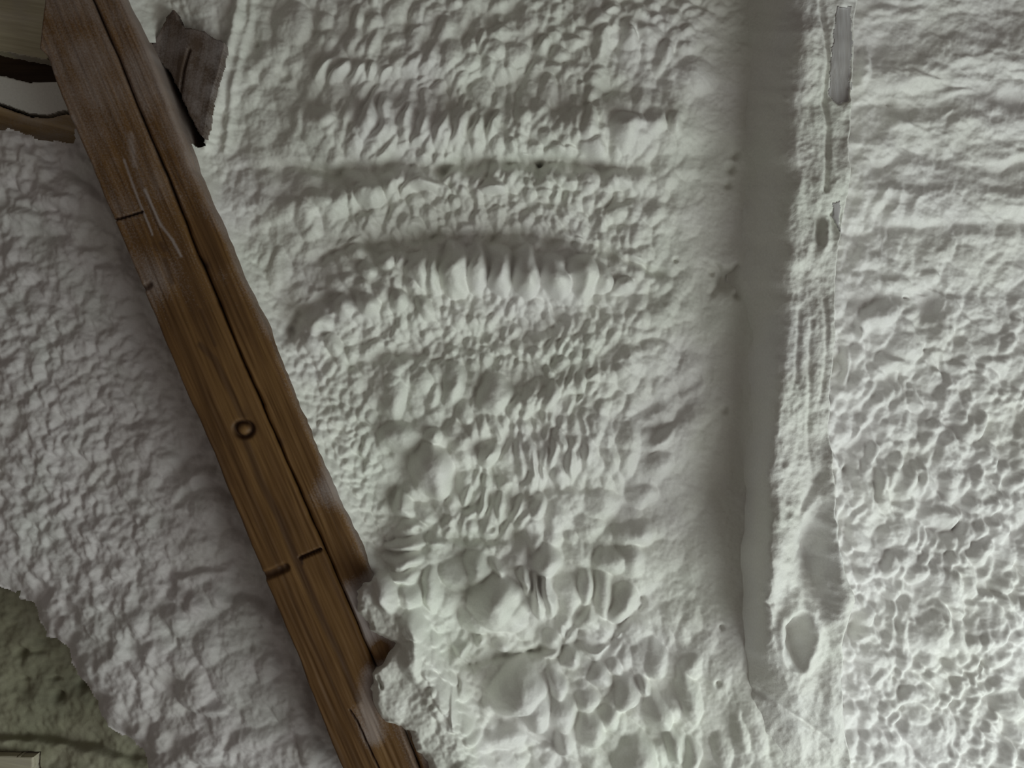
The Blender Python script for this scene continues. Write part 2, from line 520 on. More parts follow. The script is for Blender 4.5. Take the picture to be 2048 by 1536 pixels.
# single lobes read off the foam: x, y, half width, half height, angle, amp, tilt
LOBES = [
    # folds of the overhanging roll
    (772, 520, 26, 26, 0, 24, .3), (735, 540, 26, 22, 20, 20, .3), (800, 520, 20, 26, 0, 22, .5), (838, 540, 30, 54, -20, 30, .6), (868, 545, 22, 58, -10, 28, .6),
    (908, 538, 36, 66, -10, 40, .85), (952, 535, 26, 58, 6, 36, .8), (996, 540, 29, 62, 4, 42, .85), (1050, 545, 34, 62, -12, 42, .85),
    (1108, 552, 32, 56, -20, 38, .8), (1162, 550, 34, 50, -10, 38, .8), (1198, 560, 24, 40, -20, 30, .6), (1238, 575, 26, 20, -30, 22, .5),
    (735, 605, 26, 32, 0, 24, .4), (795, 600, 24, 30, -15, 22, .4), (850, 615, 24, 28, -20, 22, .4), (686, 612, 26, 24, 0, 22, .3),
    (640, 650, 36, 26, -20, 20, .3), (668, 690, 26, 34, 0, 16, .4),
    # upper folds
    (655, 150, 15, 48, 30, 22, .6), (684, 158, 15, 46, 32, 23, .6), (714, 160, 15, 44, 32, 23, .6), (744, 158, 14, 42, 30, 22, .6), (775, 160, 16, 36, 30, 22, .5),
    (738, 238, 26, 44, 22, 28, .6), (778, 235, 18, 40, 24, 25, .6), (812, 245, 15, 44, 12, 25, .6), (842, 258, 17, 46, 16, 26, .6), (880, 262, 20, 50, 20, 27, .6),
    (918, 262, 22, 50, 24, 28, .6), (955, 262, 18, 44, 12, 24, .6), (985, 262, 14, 42, 14, 24, .5), (640, 240, 32, 36, 20, 16, .5), (600, 240, 24, 46, 10, 14, .4),
    (590, 50, 48, 60, -12, 20, .55), (650, 50, 26, 40, 20, 16, .4), (715, 50, 22, 42, 10, 20, .5), (790, 30, 34, 36, 10, 18, .4), (640, 85, 28, 20, 0, 14, .4),
    (1085, 100, 22, 28, 10, 22, .5), (1140, 95, 26, 26, 0, 18, .4), (1200, 95, 24, 50, 8, 26, .7), (1250, 90, 20, 44, 10, 24, .7), (1210, 30, 26, 16, -20, 18, .4), (1320, 110, 26, 34, 15, 18, .4),
    (1398, 152, 46, 48, 0, 18, .4), (1100, 150, 36, 26, 0, 17, .4), (1175, 255, 26, 46, 10, 28, .6), (1242, 270, 38, 52, 0, 30, .6), (1180, 300, 34, 34, 0, 26, .4), (1115, 305, 30, 30, 0, 22, .3),
    (1040, 235, 26, 40, -35, 20, .4), (1020, 300, 20, 34, 20, 22, .5), (1300, 250, 28, 44, 20, 18, .4), (1345, 250, 26, 40, 0, 16, .4), (1060, 20, 60, 22, -10, 15, .4),
    (780, 375, 22, 34, 15, 22, .6), (740, 395, 30, 30, 0, 20, .5), (840, 375, 42, 20, -12, 20, .5), (900, 352, 30, 14, -18, 15, .4), (985, 380, 36, 16, 0, 18, .4), (630, 395, 55, 26, 10, 12, .5), (605, 440, 30, 42, -20, 14, .6),
    (560, 540, 26, 60, 10, 10, .4), (625, 460, 30, 34, 0, 12, .3),
    # the smooth blisters of the lower half
    (800, 868, 56, 44, 10, 22, .55), (868, 868, 26, 26, 0, 22, .5), (862, 935, 50, 68, -15, 36, .9), (900, 1000, 40, 50, -15, 22, .5), (835, 975, 40, 46, 0, 14, .4),
    (790, 800, 40, 52, 15, 20, .6), (846, 770, 20, 40, 10, 18, .5), (905, 770, 28, 50, 10, 24, .7), (985, 790, 44, 58, 12, 30, .7), (930, 820, 28, 34, 0, 16, .4), (1050, 800, 22, 46, -10, 18, .5), (1100, 790, 20, 44, 0, 20, .6),
    (975, 906, 34, 36, 0, 26, .5), (975, 906, 17, 20, 0, 31, .4), (925, 905, 28, 44, 10, 16, .4), (1032, 920, 24, 56, 0, 20, .7), (1062, 925, 16, 62, 0, 24, .7), (1105, 905, 18, 48, 6, 24, .7), (1140, 918, 17, 52, -4, 25, .7), (1170, 900, 14, 40, -4, 20, .6), (1085, 940, 14, 34, 0, 18, .5),
    (930, 985, 16, 40, 22, 25, .7), (962, 1000, 17, 50, 14, 26, .7), (1000, 1000, 18, 52, 18, 24, .6), (1035, 1010, 22, 56, 18, 24, .7), (1072, 1010, 26, 50, 18, 26, .7), (895, 1030, 24, 24, 30, 20, .5), (940, 1045, 24, 30, 20, 22, .5), (1010, 1055, 24, 22, 0, 16, .4),
    (1190, 1000, 55, 44, 0, 16, .5), (1275, 985, 50, 34, 10, 16, .5), (1310, 930, 50, 34, -35, 15, .4), (1260, 1060, 60, 44, -15, 20, .5), (1300, 880, 60, 26, -30, 14, .4),
    (812, 1010, 34, 36, 10, 24, .5), (820, 1055, 34, 24, 0, 18, .3), (810, 1090, 50, 18, 0, 24, .3), (812, 1118, 48, 20, 0, 26, .3), (815, 1145, 42, 22, 0, 24, .3), (822, 1185, 32, 40, 0, 23, .4), (826, 1250, 30, 50, 0, 24, .5), (826, 1310, 26, 60, -4, 22, .5),
    (770, 1170, 30, 66, -18, 26, .6), (865, 1170, 24, 56, 0, 18, .5), (868, 1075, 24, 36, -20, 18, .5),
    (945, 1130, 40, 44, 20, 26, .6), (905, 1145, 40, 44, 0, 18, .4), (985, 1200, 62, 66, 25, 40, .9), (1000, 1225, 66, 42, 0, 26, .6), (960, 1240, 60, 34, 0, 18, .4),
    (1085, 1110, 44, 46, -10, 34, .6), (1095, 1170, 20, 74, 0, 33, .5), (1072, 1180, 14, 66, -8, 30, .6), (1045, 1150, 16, 50, -12, 25, .6), (990, 1130, 20, 34, -30, 20, .5), (1030, 1090, 34, 28, 0, 14, .3),
    (1135, 1180, 34, 66, -8, 20, .6), (1165, 1160, 30, 60, -6, 26, .7), (1205, 1170, 26, 66, -6, 24, .6), (1240, 1200, 36, 50, 15, 28, .6), (1215, 1120, 60, 36, 15, 22, .5), (1170, 1225, 34, 32, -20, 22, .4), (1255, 1120, 40, 50, 0, 22, .5),
    (1100, 1280, 34, 32, 0, 22, .5), (1180, 1282, 32, 22, 0, 22, .4), (1140, 1300, 26, 30, -15, 24, .6), (960, 1278, 18, 18, 0, 18, .4), (1000, 1285, 26, 20, 0, 18, .4), (925, 1290, 18, 20, 0, 18, .4),
    (1030, 1370, 70, 60, -20, 38, .9), (1062, 1395, 46, 76, -18, 30, .8), (1110, 1350, 24, 46, -15, 24, .6), (1120, 1410, 46, 60, -15, 24, .5), (1180, 1440, 34, 60, -18, 26, .8), (1130, 1470, 30, 40, 0, 22, .6),
    (1190, 1335, 36, 38, -15, 26, .7), (1225, 1322, 20, 34, -10, 20, .6), (1235, 1375, 42, 50, -20, 27, .75), (1275, 1360, 24, 42, -20, 22, .7), (1165, 1385, 34, 40, 0, 22, .5), (1295, 1310, 36, 52, -12, 24, .7), (1210, 1420, 38, 42, 0, 20, .5),
    (1300, 1410, 34, 66, -22, 25, .8), (1330, 1470, 22, 66, -26, 24, .7), (1365, 1380, 34, 84, -14, 22, .7), (1380, 1330, 34, 40, 0, 18, .4), (1262, 1505, 52, 62, 0, 30, .6), (1375, 1500, 26, 50, -12, 22, .6), (1470, 1450, 22, 70, -14, 14, .6), (1440, 1490, 26, 60, -14, 14, .6),
    (880, 1385, 24, 40, 0, 12, .4), (905, 1400, 8, 60, 0, 15, .5), (930, 1360, 16, 44, 0, 13, .5), (945, 1470, 30, 20, -50, 16, .6), (930, 1440, 20, 34, 0, 12, .4), (1000, 1470, 70, 34, -20, 12, .3),
    (830, 1460, 60, 40, -35, 8, .3), (780, 1400, 44, 60, -20, 12, .4),
]
for (x, y, rx, ry, a, amp, tl) in LOBES:
    f.dome(x, y, rx, ry, a, amp * 1.55 + 9, tilt=min(.6, tl * .8), pw=.85, tdir=10)
f.lump = blur(f.lump, 3)
# fade the relief out on the strip beside the timber and in the corner by the rafter
k = smooth(6, 90 - 62 * up, edge + 15 * fbm(X, Y, 60, 2, 8))
lowk = .3 + .4 * smooth(450, 750, Y)
k = lowk + (1 - lowk) * k
k = k * (1 - .62 * smooth(1360, 1450, X + 20 * fbm(X, Y, 90, 2, 3)) * (1 - .5 * smooth(1300, 1400, Y)))
relief = f.lump * k * (.95 + .35 * smooth(760, 900, Y)) + .7 * fbm(X, Y, 9, 2, 91) + .25 * fbm(X, Y, 4.5, 1, 92)
# pits and torn holes
for (x, y, r, d) in [(1080, 331, 6, 34), (1018, 331, 6, 12), (1470, 310, 10, 14), (1455, 370, 8, 12), (1452, 562, 20, 34), (1462, 338, 9, 16), (1425, 545, 7, 16), (1475, 590, 9, 16), (1348, 522, 5, 10), (675, 354, 12, 10),
                     (645, 668, 12, 16), (582, 662, 14, 16), (1450, 820, 8, 10), (1441, 1252, 5, 12), (1433, 1362, 6, 12), (840, 1054, 6, 14), (985, 1050, 6, 14), (780, 905, 8, 8), (983, 858, 6, 10),
                     (1280, 1192, 6, 14), (1060, 1302, 8, 18), (920, 1218, 12, 8), (470 + 48, 93, 7, 10), (575, 155, 10, 12)]:
    relief -= d * np.exp(-((X - x) ** 2 + (Y - y) ** 2) / (r * r))
# the two foam ribs beside the dark block, upper left
for pts, w, a in (([(500, -100), (478, 60), (440, 200), (418, 290)], 12, 16), ([(525, -100), (505, 40), (470, 190), (455, 300)], 9, 8)):
    d_, t_ = poly_dist(X, Y, pts)
    relief += a * np.exp(-(d_ / w) ** 2)
hole = [(290, 92), (320, 84), (440, 98), (420, 200), (403, 262), (418, 297), (396, 296), (370, 280), (338, 215), (298, 120)]
keep = ~inside(X + 3 * fbm(X, Y, 14, 2, 5), Y + 3 * fbm(X, Y, 14, 2, 6), hole)
keep &= edge > -215
basep = blur(f.base, 6)
# foam crept over the lower end of the beam
lim = np.interp(Y, [1090, 1130, 1150, 1180, 1220, 1260, 1285, 1320, 1345, 1400, 1440, 1458, 1500, 1540, 1640], [850, 785, 733, 694, 702, 720, 776, 754, 730, 724, 750, 800, 818, 840, 886]) + 7 * fbm(X, Y, 24, 3, 72)
creep = smooth(-6, 34, X - lim) * smooth(110, 60, edge)
over = BZ - 44 + 60 * creep + creep * (3 * fbm(X, Y, 50, 2, 75) + 1.0 * fbm(X, Y, 9, 2, 76))
over -= 20 * np.exp(-(poly_dist(X, Y, [(803, 1450), (822, 1495), (838, 1540), (860, 1600)])[0] / 4) ** 2)
over -= 14 * np.exp(-(poly_dist(X, Y, [(755, 1352), (764, 1372)])[0] / 3) ** 2)
basep = basep - 60 * smooth(-4, -24, edge)
w_ = smooth(95, 8, edge) * smooth(1100, 1170, Y)
basep = basep * (1 - w_) + over * w_
relief = relief * (1 - .5 * w_ * smooth(8, -24, edge))
keep &= (edge > -85) | ((Y > 1120) & (X > lim - 60))
centre = grid_mesh('spray_foam', project(X, Y, basep, relief), FOAM, keep=keep)
tag(centre, 'lumpy white spray foam filling the wide bay between the diagonal beam and the foam-covered rafter', 'insulation foam')

# ------------------------------------------------------------------ right bay
f = Field(1600, -110, 2290, 1640, 2.0, seed=21, warp=1.4)
X, Y = f.X, f.Y
f.base += 35 + 9 * fbm(X, Y, 200, 2, 151) + 5 * fbm(X, Y, 80, 2, 157) + 4.5 * fbm(X * .35, Y, 34, 3, 158) * smooth(700, 400, Y)
for pts, w, a in [([(1700, 160), (1800, 150), (1950, 120), (2200, 90)], 40, 14), ([(1800, 204), (1860, 182), (1900, 184), (2048, 203), (2200, 205)], 8, -12),
                  ([(1700, 218), (1760, 222), (1850, 228)], 7, -9), ([(1700, 270), (1850, 260), (2000, 240), (2200, 240)], 26, 10), ([(1720, 330), (1850, 310), (1960, 338), (2200, 330)], 9, -10),
                  ([(1700, 400), (1900, 400), (2200, 400)], 30, 12), ([(1740, 455), (1860, 448), (2000, 455), (2200, 440)], 9, -10), ([(1690, 470), (1760, 480)], 24, -10),
                  ([(1700, 530), (1850, 520), (2048, 530)], 30, 8), ([(1680, 590), (1800, 600), (1830, 590)], 8, -12), ([(1700, 650), (1800, 640)], 30, 14),
                  ([(1750, 775), (1830, 745), (1890, 738)], 12, -14), ([(1660, 840), (1720, 800), (1800, 780)], 24, -14), ([(1850, 1060), (1900, 1056)], 9, -14), ([(1820, 1290), (1900, 1300), (1960, 1330)], 20, -9),
                  ([(1700, 1500), (1800, 1520), (1850, 1536)], 14, -10), ([(1880, 1180), (1960, 1170), (2040, 1200)], 10, -10)]:
    f.ridge(pts, w * (1.5 if a < 0 else 1), a * (.65 if a < 0 else .9))
f.bump(1845, 612, 30, 26, 0, -38)
f.bump(1750, 92, 30, 22, 0, -12)
ctrl = [(1780, 60, 80, 34, .5, -8, 6), (1950, 60, 90, 34, .5, -8, 6), (2150, 60, 90, 34, .5, -8, 6), (1760, 170, 60, 40, .8, 0, 6), (1900, 160, 90, 36, .5, -5, 6), (2100, 170, 90, 36, .5, -5, 6),
        (1780, 290, 60, 22, .8, -20, 8), (1900, 290, 60, 26, .6, -15, 8), (2050, 290, 90, 34, .6, -5, 6), (1780, 400, 60, 18, 1.8, 30, 9), (1900, 400, 60, 26, 1.0, 0, 7), (2050, 400, 90, 34, .7, 0, 6),
        (1760, 530, 60, 16, 1.0, 0, 8), (1880, 530, 60, 18, 1.5, 0, 8), (2000, 540, 60, 18, 1.6, 15, 8), (1730, 640, 60, 20, 1.1, 0, 10), (1850, 680, 60, 18, 1.2, 0, 9), (2000, 680, 80, 18, 1.1, 0, 8),
        (1720, 820, 60, 18, 1.7, 30, 14), (1850, 840, 60, 19, 1.2, 0, 12), (2000, 840, 80, 19, 1.1, 0, 11), (1730, 960, 60, 17, 2.0, -10, 15), (1850, 960, 60, 20, 1.4, 0, 13), (2000, 960, 80, 20, 1.2, 0, 12),
        (1740, 1100, 60, 20, 1.3, 0, 13), (1860, 1100, 60, 17, 1.2, 0, 13), (2000, 1100, 80, 17, 1.3, -10, 13), (1740, 1240, 60, 15, 1.4, -15, 13), (1860, 1240, 60, 20, 1.4, -30, 14), (2000, 1240, 80, 18, 1.3, -30, 13),
        (1740, 1380, 60, 15, 1.2, -30, 11), (1860, 1380, 60, 15, 1.1, -30, 11), (2000, 1380, 80, 16, 1.1, -40, 12), (1740, 1500, 60, 18, 1.8, -30, 12), (1860, 1500, 60, 18, 1.8, -35, 13), (2000, 1500, 80, 17, 1.4, -30, 12),
        (2200, 700, 200, 22, 1, 0, 10), (2200, 1200, 200, 22, 1, -20, 12)]
f.scatter(ctrl, dens=1.1)
main = f.lump.copy()
f.lump = np.zeros_like(main)
f.rng = random.Random(7)
f.scatter([(c[0], c[1], c[2], max(5.5, c[3] * .45), c[4], c[5], c[6] * .42) for c in ctrl], dens=1.2)
f.lump = 1.2 * main + .45 * f.lump
for (x, y, rx, ry, a, amp, tl) in [
    (1775, 170, 55, 34, -10, 15, .3), (1722, 130, 18, 60, 0, 14, .4), (1900, 190, 60, 10, -5, 14, .3), (1880, 228, 26, 8, -25, 14, .3), (1800, 250, 30, 15, 10, 16, .3),
    (1700, 440, 26, 46, 10, 20, .5), (1745, 400, 15, 34, 35, 18, .6), (1790, 400, 13, 34, 38, 18, .6), (1825, 410, 13, 34, 35, 18, .6), (1850, 545, 26, 30, 0, 18, .4), (1790, 555, 30, 26, 0, 14, .4),
    (1745, 630, 50, 36, 0, 22, .4), (1705, 665, 22, 20, -30, 22, .5), (1800, 690, 50, 40, 0, 20, .3), (1780, 730, 60, 26, -15, 20, .3), (1860, 745, 20, 14, 10, 16, .3), (1700, 715, 30, 30, -20, 20, .5), (1680, 740, 16, 60, 5, 20, .5),
    (1790, 770, 46, 20, -20, 12, .3), (1745, 800, 20, 18, 0, 20, .5), (1720, 835, 15, 36, 35, 22, .6), (1700, 860, 14, 34, 35, 20, .6), (1790, 850, 36, 30, 0, 20, .5), (1735, 900, 17, 40, 10, 24, .7), (1780, 910, 16, 34, 0, 22, .6),
    (1712, 965, 17, 50, -6, 25, .7), (1755, 960, 18, 46, -8, 25, .7), (1800, 960, 22, 50, 0, 22, .6), (1830, 950, 14, 50, 5, 22, .6), (1880, 930, 40, 34, 0, 12, .4), (1860, 1030, 50, 40, 10, 26, .6), (1780, 1050, 40, 46, 0, 20, .5), (1790, 1110, 40, 46, 0, 16, .4), (1718, 1050, 30, 22, 0, 14, .4),
    (1880, 1180, 44, 44, -20, 22, .6), (1850, 1260, 54, 44, -20, 24, .6), (1905, 1260, 26, 40, -30, 22, .5), (1870, 1230, 20, 50, -35, 22, .5), (1730, 1310, 44, 30, 20, 20, .4), (1800, 1310, 34, 30, 0, 22, .5), (1790, 1270, 40, 30, 0, 16, .4),
    (1850, 1480, 60, 40, 30, 18, .5), (1760, 1500, 70, 30, 30, 16, .4), (2010, 1400, 30, 46, -10, 22, .6), (2030, 1010, 40, 60, 0, 16, .4), (1990, 720, 40, 26, 0, 12, .3)]:
    f.dome(x, y, rx, ry, a, amp * 1.5 + 6, tilt=min(.5, tl * .6), pw=.9, tdir=10)
f.lump = blur(f.lump, 5)
kk = .55 + .45 * smooth(380, 760, Y)
relief = f.lump * kk + 2.0 * kk * fbm(X, Y, 30, 2, 93) + .9 * fbm(X, Y, 9, 2, 91) + .3 * fbm(X, Y, 4.5, 1, 92)
for (x, y, r, d) in [(1778, 207, 9, 12), (1852, 1055, 8, 16), (1805, 597, 5, 14), (1840, 588, 9, 12), (1895, 590, 9, 10), (1845, 700, 5, 6), (1905, 300, 12, 6)]:
    relief -= d * np.exp(-((X - x) ** 2 / (r * r) + (Y - y) ** 2 / (r * r * .4)))
right = grid_mesh('spray_foam', project(X, Y, blur(f.base, 4), relief), FOAM_R)
tag(right, 'brightly lit crusty white spray foam in the bay right of the foam-covered rafter', 'insulation foam')

# ------------------------------------------------------------------ left bay
f = Field(-300, 120, 900, 1640, 2.5, seed=33, warp=1.3)
X, Y = f.X, f.Y
edge_pts = [(-300, 1180), (0, 1165), (45, 1182), (75, 1205), (100, 1262), (137, 1285), (160, 1345), (190, 1385), (215, 1435), (262, 1470), (292, 1492), (305, 1540), (330, 1640), (900, 1640)]
ex = [p[0] for p in edge_pts]
ey = [p[1] for p in edge_pts]
low = np.interp(X, ex, ey)                    # lower left limit of the coat
f.base += -28 + 10 * fbm(X, Y, 260, 2, 251) + 6 * fbm(X, Y, 100, 2, 257)
dE, _ = poly_dist(X, Y, edge_pts[1:13])
f.base -= 60 * np.exp(-dE / 26.0)             # rounds off to its edge
f.base -= 26 * np.exp(-((X + Y * .12 - 235) / 30) ** 2) * smooth(1050, 1250, Y) * 0
for pts, w, a in [([(440, 885), (395, 900), (345, 945), (320, 965)], 13, -17), ([(420, 955), (380, 985), (350, 1005)], 9, -10), ([(480, 1110), (430, 1130), (370, 1135), (330, 1150)], 13, -13),
                  ([(560, 1180), (460, 1190), (430, 1230)], 14, -12), ([(300, 640), (360, 700), (420, 740)], 22, -8), ([(0, 420), (120, 380), (220, 400)], 24, 10), ([(0, 560), (140, 520), (260, 560)], 26, 8),
                  ([(260, 840), (330, 830), (400, 800)], 14, -10), ([(130, 1200), (150, 1240), (145, 1290)], 10, -10), ([(580, 1400), (560, 1440), (600, 1500)], 8, -8)]:
    f.ridge(pts, w, a)
ctrl = [(60, 350, 90, 30, .7, 25, 11), (220, 360, 90, 32, .7, 20, 11), (60, 500, 90, 26, .7, 10, 10), (220, 520, 90, 30, .8, 10, 8), (60, 650, 90, 22, .8, 0, 9), (220, 660, 90, 22, .8, 0, 9), (340, 700, 60, 28, .6, -25, 7),
        (60, 800, 90, 19, .9, 0, 10), (220, 820, 90, 19, 1, 0, 10), (350, 850, 60, 22, 1, -30, 9), (60, 950, 90, 17, 1, 0, 10), (220, 970, 90, 16, 1, -30, 10), (400, 980, 60, 60, .8, -30, 7),
        (90, 1100, 70, 15, 1.3, 0, 8), (220, 1100, 80, 17, 1, -20, 11), (360, 1100, 80, 24, 1.1, -20, 11), (470, 1100, 60, 40, .8, -20, 8), (220, 1240, 80, 24, 1.2, 0, 12), (360, 1240, 80, 28, 1.1, 0, 13), (500, 1240, 70, 38, 1, 0, 9),
        (230, 1380, 80, 22, 1, 0, 11), (360, 1400, 80, 32, 1, -30, 13), (500, 1400, 80, 34, 1.1, 0, 10), (600, 1430, 60, 26, 1.3, 0, 8), (420, 1520, 80, 36, .8, -20, 11), (600, 1520, 70, 24, 1.4, -10, 9), (-200, 700, 200, 30, 1, 0, 10)]
f.scatter(ctrl, dens=1.1, tdir=60)
main = f.lump.copy()
f.lump = np.zeros_like(main)
f.rng = random.Random(17)
f.scatter([(c[0], c[1], c[2], max(6, c[3] * .42), c[4], c[5], c[6] * .25) for c in ctrl], dens=1.2)
f.lump = .85 * main + f.lump
for (x, y, rx, ry, a, amp, tl) in [(400, 955, 60, 26, -38, 20, .3), (420, 1010, 60, 46, -20, 22, .3), (400, 1080, 70, 34, 0, 18, .3), (470, 1080, 50, 50, 0, 16, .3), (500, 1220, 60, 40, 0, 20, .3), (440, 1190, 44, 34, 20, 20, .3),
                                   (540, 1220, 26, 40, 0, 24, .3), (350, 1240, 50, 34, 30, 22, .3), (390, 1210, 30, 34, 0, 22, .3), (280, 1230, 30, 50, -10, 22, .3), (420, 1290, 46, 46, -10, 20, .3), (470, 1340, 70, 60, 0, 20, .2),
                                   (400, 1370, 50, 60, 0, 24, .3), (540, 1320, 40, 50, 10, 20, .3), (590, 1400, 50, 80, -10, 22, .2), (540, 1380, 60, 46, 0, 18, .3), (310, 1300, 34, 40, 0, 20, .3), (240, 1300, 40, 36, 0, 18, .3),
                                   (420, 1410, 46, 26, 0, 22, .3), (330, 1470, 34, 40, 0, 20, .3), (280, 1460, 34, 30, 20, 18, .3), (500, 1480, 80, 40, -10, 18, .3), (620, 1490, 34, 50, -10, 18, .3), (400, 1500, 50, 34, 0, 20, .3),
                                   (250, 560, 60, 40, 20, 14, .3), (120, 400, 60, 22, 25, 18, .3), (60, 440, 60, 22, 20, 18, .3), (180, 330, 60, 22, 25, 16, .3), (240, 470, 50, 26, 10, 14, .3)]:
    f.dome(x, y, rx, ry, a, amp * 1.5 + 3, tilt=tl, pw=.9, tdir=50)
f.lump = blur(f.lump, 4)
relief = f.lump * 1.0 + 1.4 * fbm(X, Y, 9, 2, 191) + .6 * fbm(X, Y, 5, 1, 192)
for (x, y, r, d) in [(75, 775, 5, 10), (225, 1300, 9, 14), (430, 1392, 6, 12), (505, 1290, 9, 10), (525, 1246, 6, 9)]:
    relief -= d * np.exp(-((X - x) ** 2 + (Y - y) ** 2) / (r * r))
top = np.interp(X, [-300, 0, 50, 100, 150, 200, 900], [200, 262, 268, 285, 288, 120, 120]) + 5 * fbm(X, Y, 30, 3, 77)
beamL = np.interp(Y, [120, 230, 1536, 1640], [95, 130, 680, 724])
keep = (Y < low + 7 * fbm(X, Y, 26, 3, 71)) & (Y > top) & (X < beamL + 210)
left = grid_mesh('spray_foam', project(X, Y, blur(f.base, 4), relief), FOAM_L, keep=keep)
tag(left, 'spray foam, shade painted in mauve-grey, on the roof slope left of the diagonal beam', 'insulation foam')

# ------------------------------------------------------------------ foam set back in the lower left corner
f = Field(-320, 1080, 420, 1680, 3.0, seed=41)
X, Y = f.X, f.Y
f.base += -240 + 10 * fbm(X, Y, 160, 3, 351)
f.ridge([(-100, 1462), (60, 1468), (170, 1480), (300, 1520)], 12, -16)
f.ridge([(-100, 1490), (60, 1488), (150, 1500), (230, 1530)], 14, 12)
relief = 5 * fbm(X, Y, 40, 3, 352) + 1.5 * fbm(X, Y, 9, 2, 353)
stain_shade = np.zeros_like(X)
for (x, y, rx, ry, d) in [(41, 1306, 12, 11, 26), (72, 1304, 16, 5, 12), (115, 1391, 11, 9, 26), (165, 1368, 10, 9, 18), (110, 1356, 12, 4, 9), (40, 1325, 8, 10, 8), (50, 1357, 8, 4, 7)]:
    relief -= d * np.exp(-(((X - x) / rx) ** 2 + ((Y - y) / ry) ** 2))
keep = ~((X < 80) & (Y > 1503))
back = grid_mesh('spray_foam', project(X, Y, blur(f.base, 3), relief), FOAM_OLD, keep=keep)
tag(back, 'dark thin yellow-green foam set back in the lower left corner, pocked with small holes', 'insulation foam')


# ------------------------------------------------------------------ timbers: a slab swept down the picture
def slab(name, ys, xl, xr, zf, thick, mat, parent=None, step=3.0, cols=40, rnd=6, grooves=(), rough=1.0, dustf=None, darkf=None, zoff=None, seed=1):
    """ys/xl/xr: outline of the front face in photo pixels; zf: front depth; the body runs back by 'thick'"""
    yy = np.arange(min(ys), max(ys) + step, step)
    L = (xl(yy) if callable(xl) else np.interp(yy, ys, xl)) + rough * fbm(yy, yy * 0 + 3, 40, 3, seed)
    R = (xr(yy) if callable(xr) else np.interp(yy, ys, xr)) + rough * fbm(yy, yy * 0 + 7, 40, 3, seed + 3)
    s = np.linspace(0, 1, cols)
    Xf = L[:, None] + (R - L)[:, None] * s[None]
    Yf = np.repeat(yy[:, None], cols, 1)
    wpx = (R - L)[:, None]
    d1 = np.minimum(s[None] * wpx, (1 - s[None]) * wpx)
    corner = -rnd * np.clip(1 - d1 / rnd, 0, 1) ** 2
    zz = zf + corner + rough * (.9 * fbm(Xf * 1.0 - Yf * .43, Yf * .06, 7, 2, seed + 9) + .6 * fbm(Xf, Yf, 60, 2, seed + 11))
    if zoff is not None:
        zz = zz + zoff(Xf, Yf)
    for (pts, w, dp) in grooves:
        d, t = poly_dist(Xf, Yf, pts)
        zz -= dp * np.exp(-(d / w) ** 4)
    F = project(Xf, Yf, zf + 0 * Xf, zz - zf)
    # sides and back
    nb = 7
    tb = np.linspace(0, 1, nb)[1:]
    def side(col):
        A = F[:, col:col + 1]
        B = np.repeat(A, nb - 1, 1).copy()
        B[..., 2] -= tb[None] * thick * S
        return B
    lft = side(0)[:, ::-1]
    rgt = side(cols - 1)
    P = np.concatenate([lft, F, rgt], 1)
    pad = lambda a: np.concatenate([np.repeat(a[:, :1], nb - 1, 1), a, np.repeat(a[:, -1:], nb - 1, 1)], 1)
    dust = pad(dustf(Xf, Yf)) if dustf else np.zeros(P.shape[:2])
    stn = pad(darkf(Xf, Yf)) if darkf else np.zeros(P.shape[:2])
    # end caps: collapse the first and last rows to the middle of the section
    mid0 = P[:1].mean(1, keepdims=True).repeat(P.shape[1], 1)
    mid1 = P[-1:].mean(1, keepdims=True).repeat(P.shape[1], 1)
    P = np.concatenate([mid0, P, mid1], 0)
    dust = np.concatenate([dust[:1], dust, dust[-1:]], 0)
    stn = np.concatenate([stn[:1], stn, stn[-1:]], 0)
    o = grid_mesh(name, P, mat, parent=parent, attrs={'dust': dust, 'stain_shade': stn}, wrap=True)
    return o


# ------------------------------------------------------------------ the doubled diagonal beam
beam = thing('roof_beam', 'brown diagonal timber beam of two planks crossing the left side, spattered with foam', 'wooden beam')
YS = [-120, 0, 95, 110, 160, 230, 300, 400, 500, 650, 800, 900, 1100, 1300, 1500, 1660]
BL = [95, 88, 78, 92, 110, 137, 168, 210, 253, 316, 379, 425, 505, 590, 668, 737]
SEAM_Y = [-120, 0, 113, 247, 353, 507, 530, 694, 887, 1097, 1322, 1365, 1450, 1536, 1660]
SEAM_X = [128, 183, 233, 287, 333, 393, 405, 472, 555, 647, 743, 762, 803, 836, 890]
BR_Y = [p[0] for p in BEAM_R]
BR_X = [p[1] for p in BEAM_R]


def left_edge(y):
    return np.interp(y, YS, BL)


def seam(y):
    return np.interp(y, SEAM_Y, SEAM_X)


def dust_left(X, Y):
    n = fbm(X, Y, 60, 3, 401)
    a = -.35 + .42 * smooth(950, 60, Y) * (1 + .25 * n)
    # two foam drips running down the grain, and a dusting at mid height
    for pts, w, s_ in [([(248, 320), (275, 395), (300, 455), (305, 470)], 2.6, .6), ([(290, 380), (322, 450), (345, 480), (362, 512)], 2.6, .6), ([(262, 270), (270, 330)], 6, .3)]:
        d, t = poly_dist(X, Y, pts)
        a += s_ * np.exp(-(d / w) ** 2)
    a += .36 * np.exp(-(((X - 310) / 45) ** 2 + ((Y - 560) / 45) ** 2))
    a += .5 * np.exp(-(np.clip(seam(Y) - X, 0, None) / 22)) * smooth(1330, 1400, Y)
    d, t = poly_dist(X, Y, [(745, 1350), (735, 1420), (745, 1470)])
    a += .75 * np.exp(-(d / 26) ** 2)
    a += .4 * np.exp(-(np.abs(X - left_edge(Y)) / 5)) * (fbm(X, Y, 40, 2, 404) > .3)
    return a


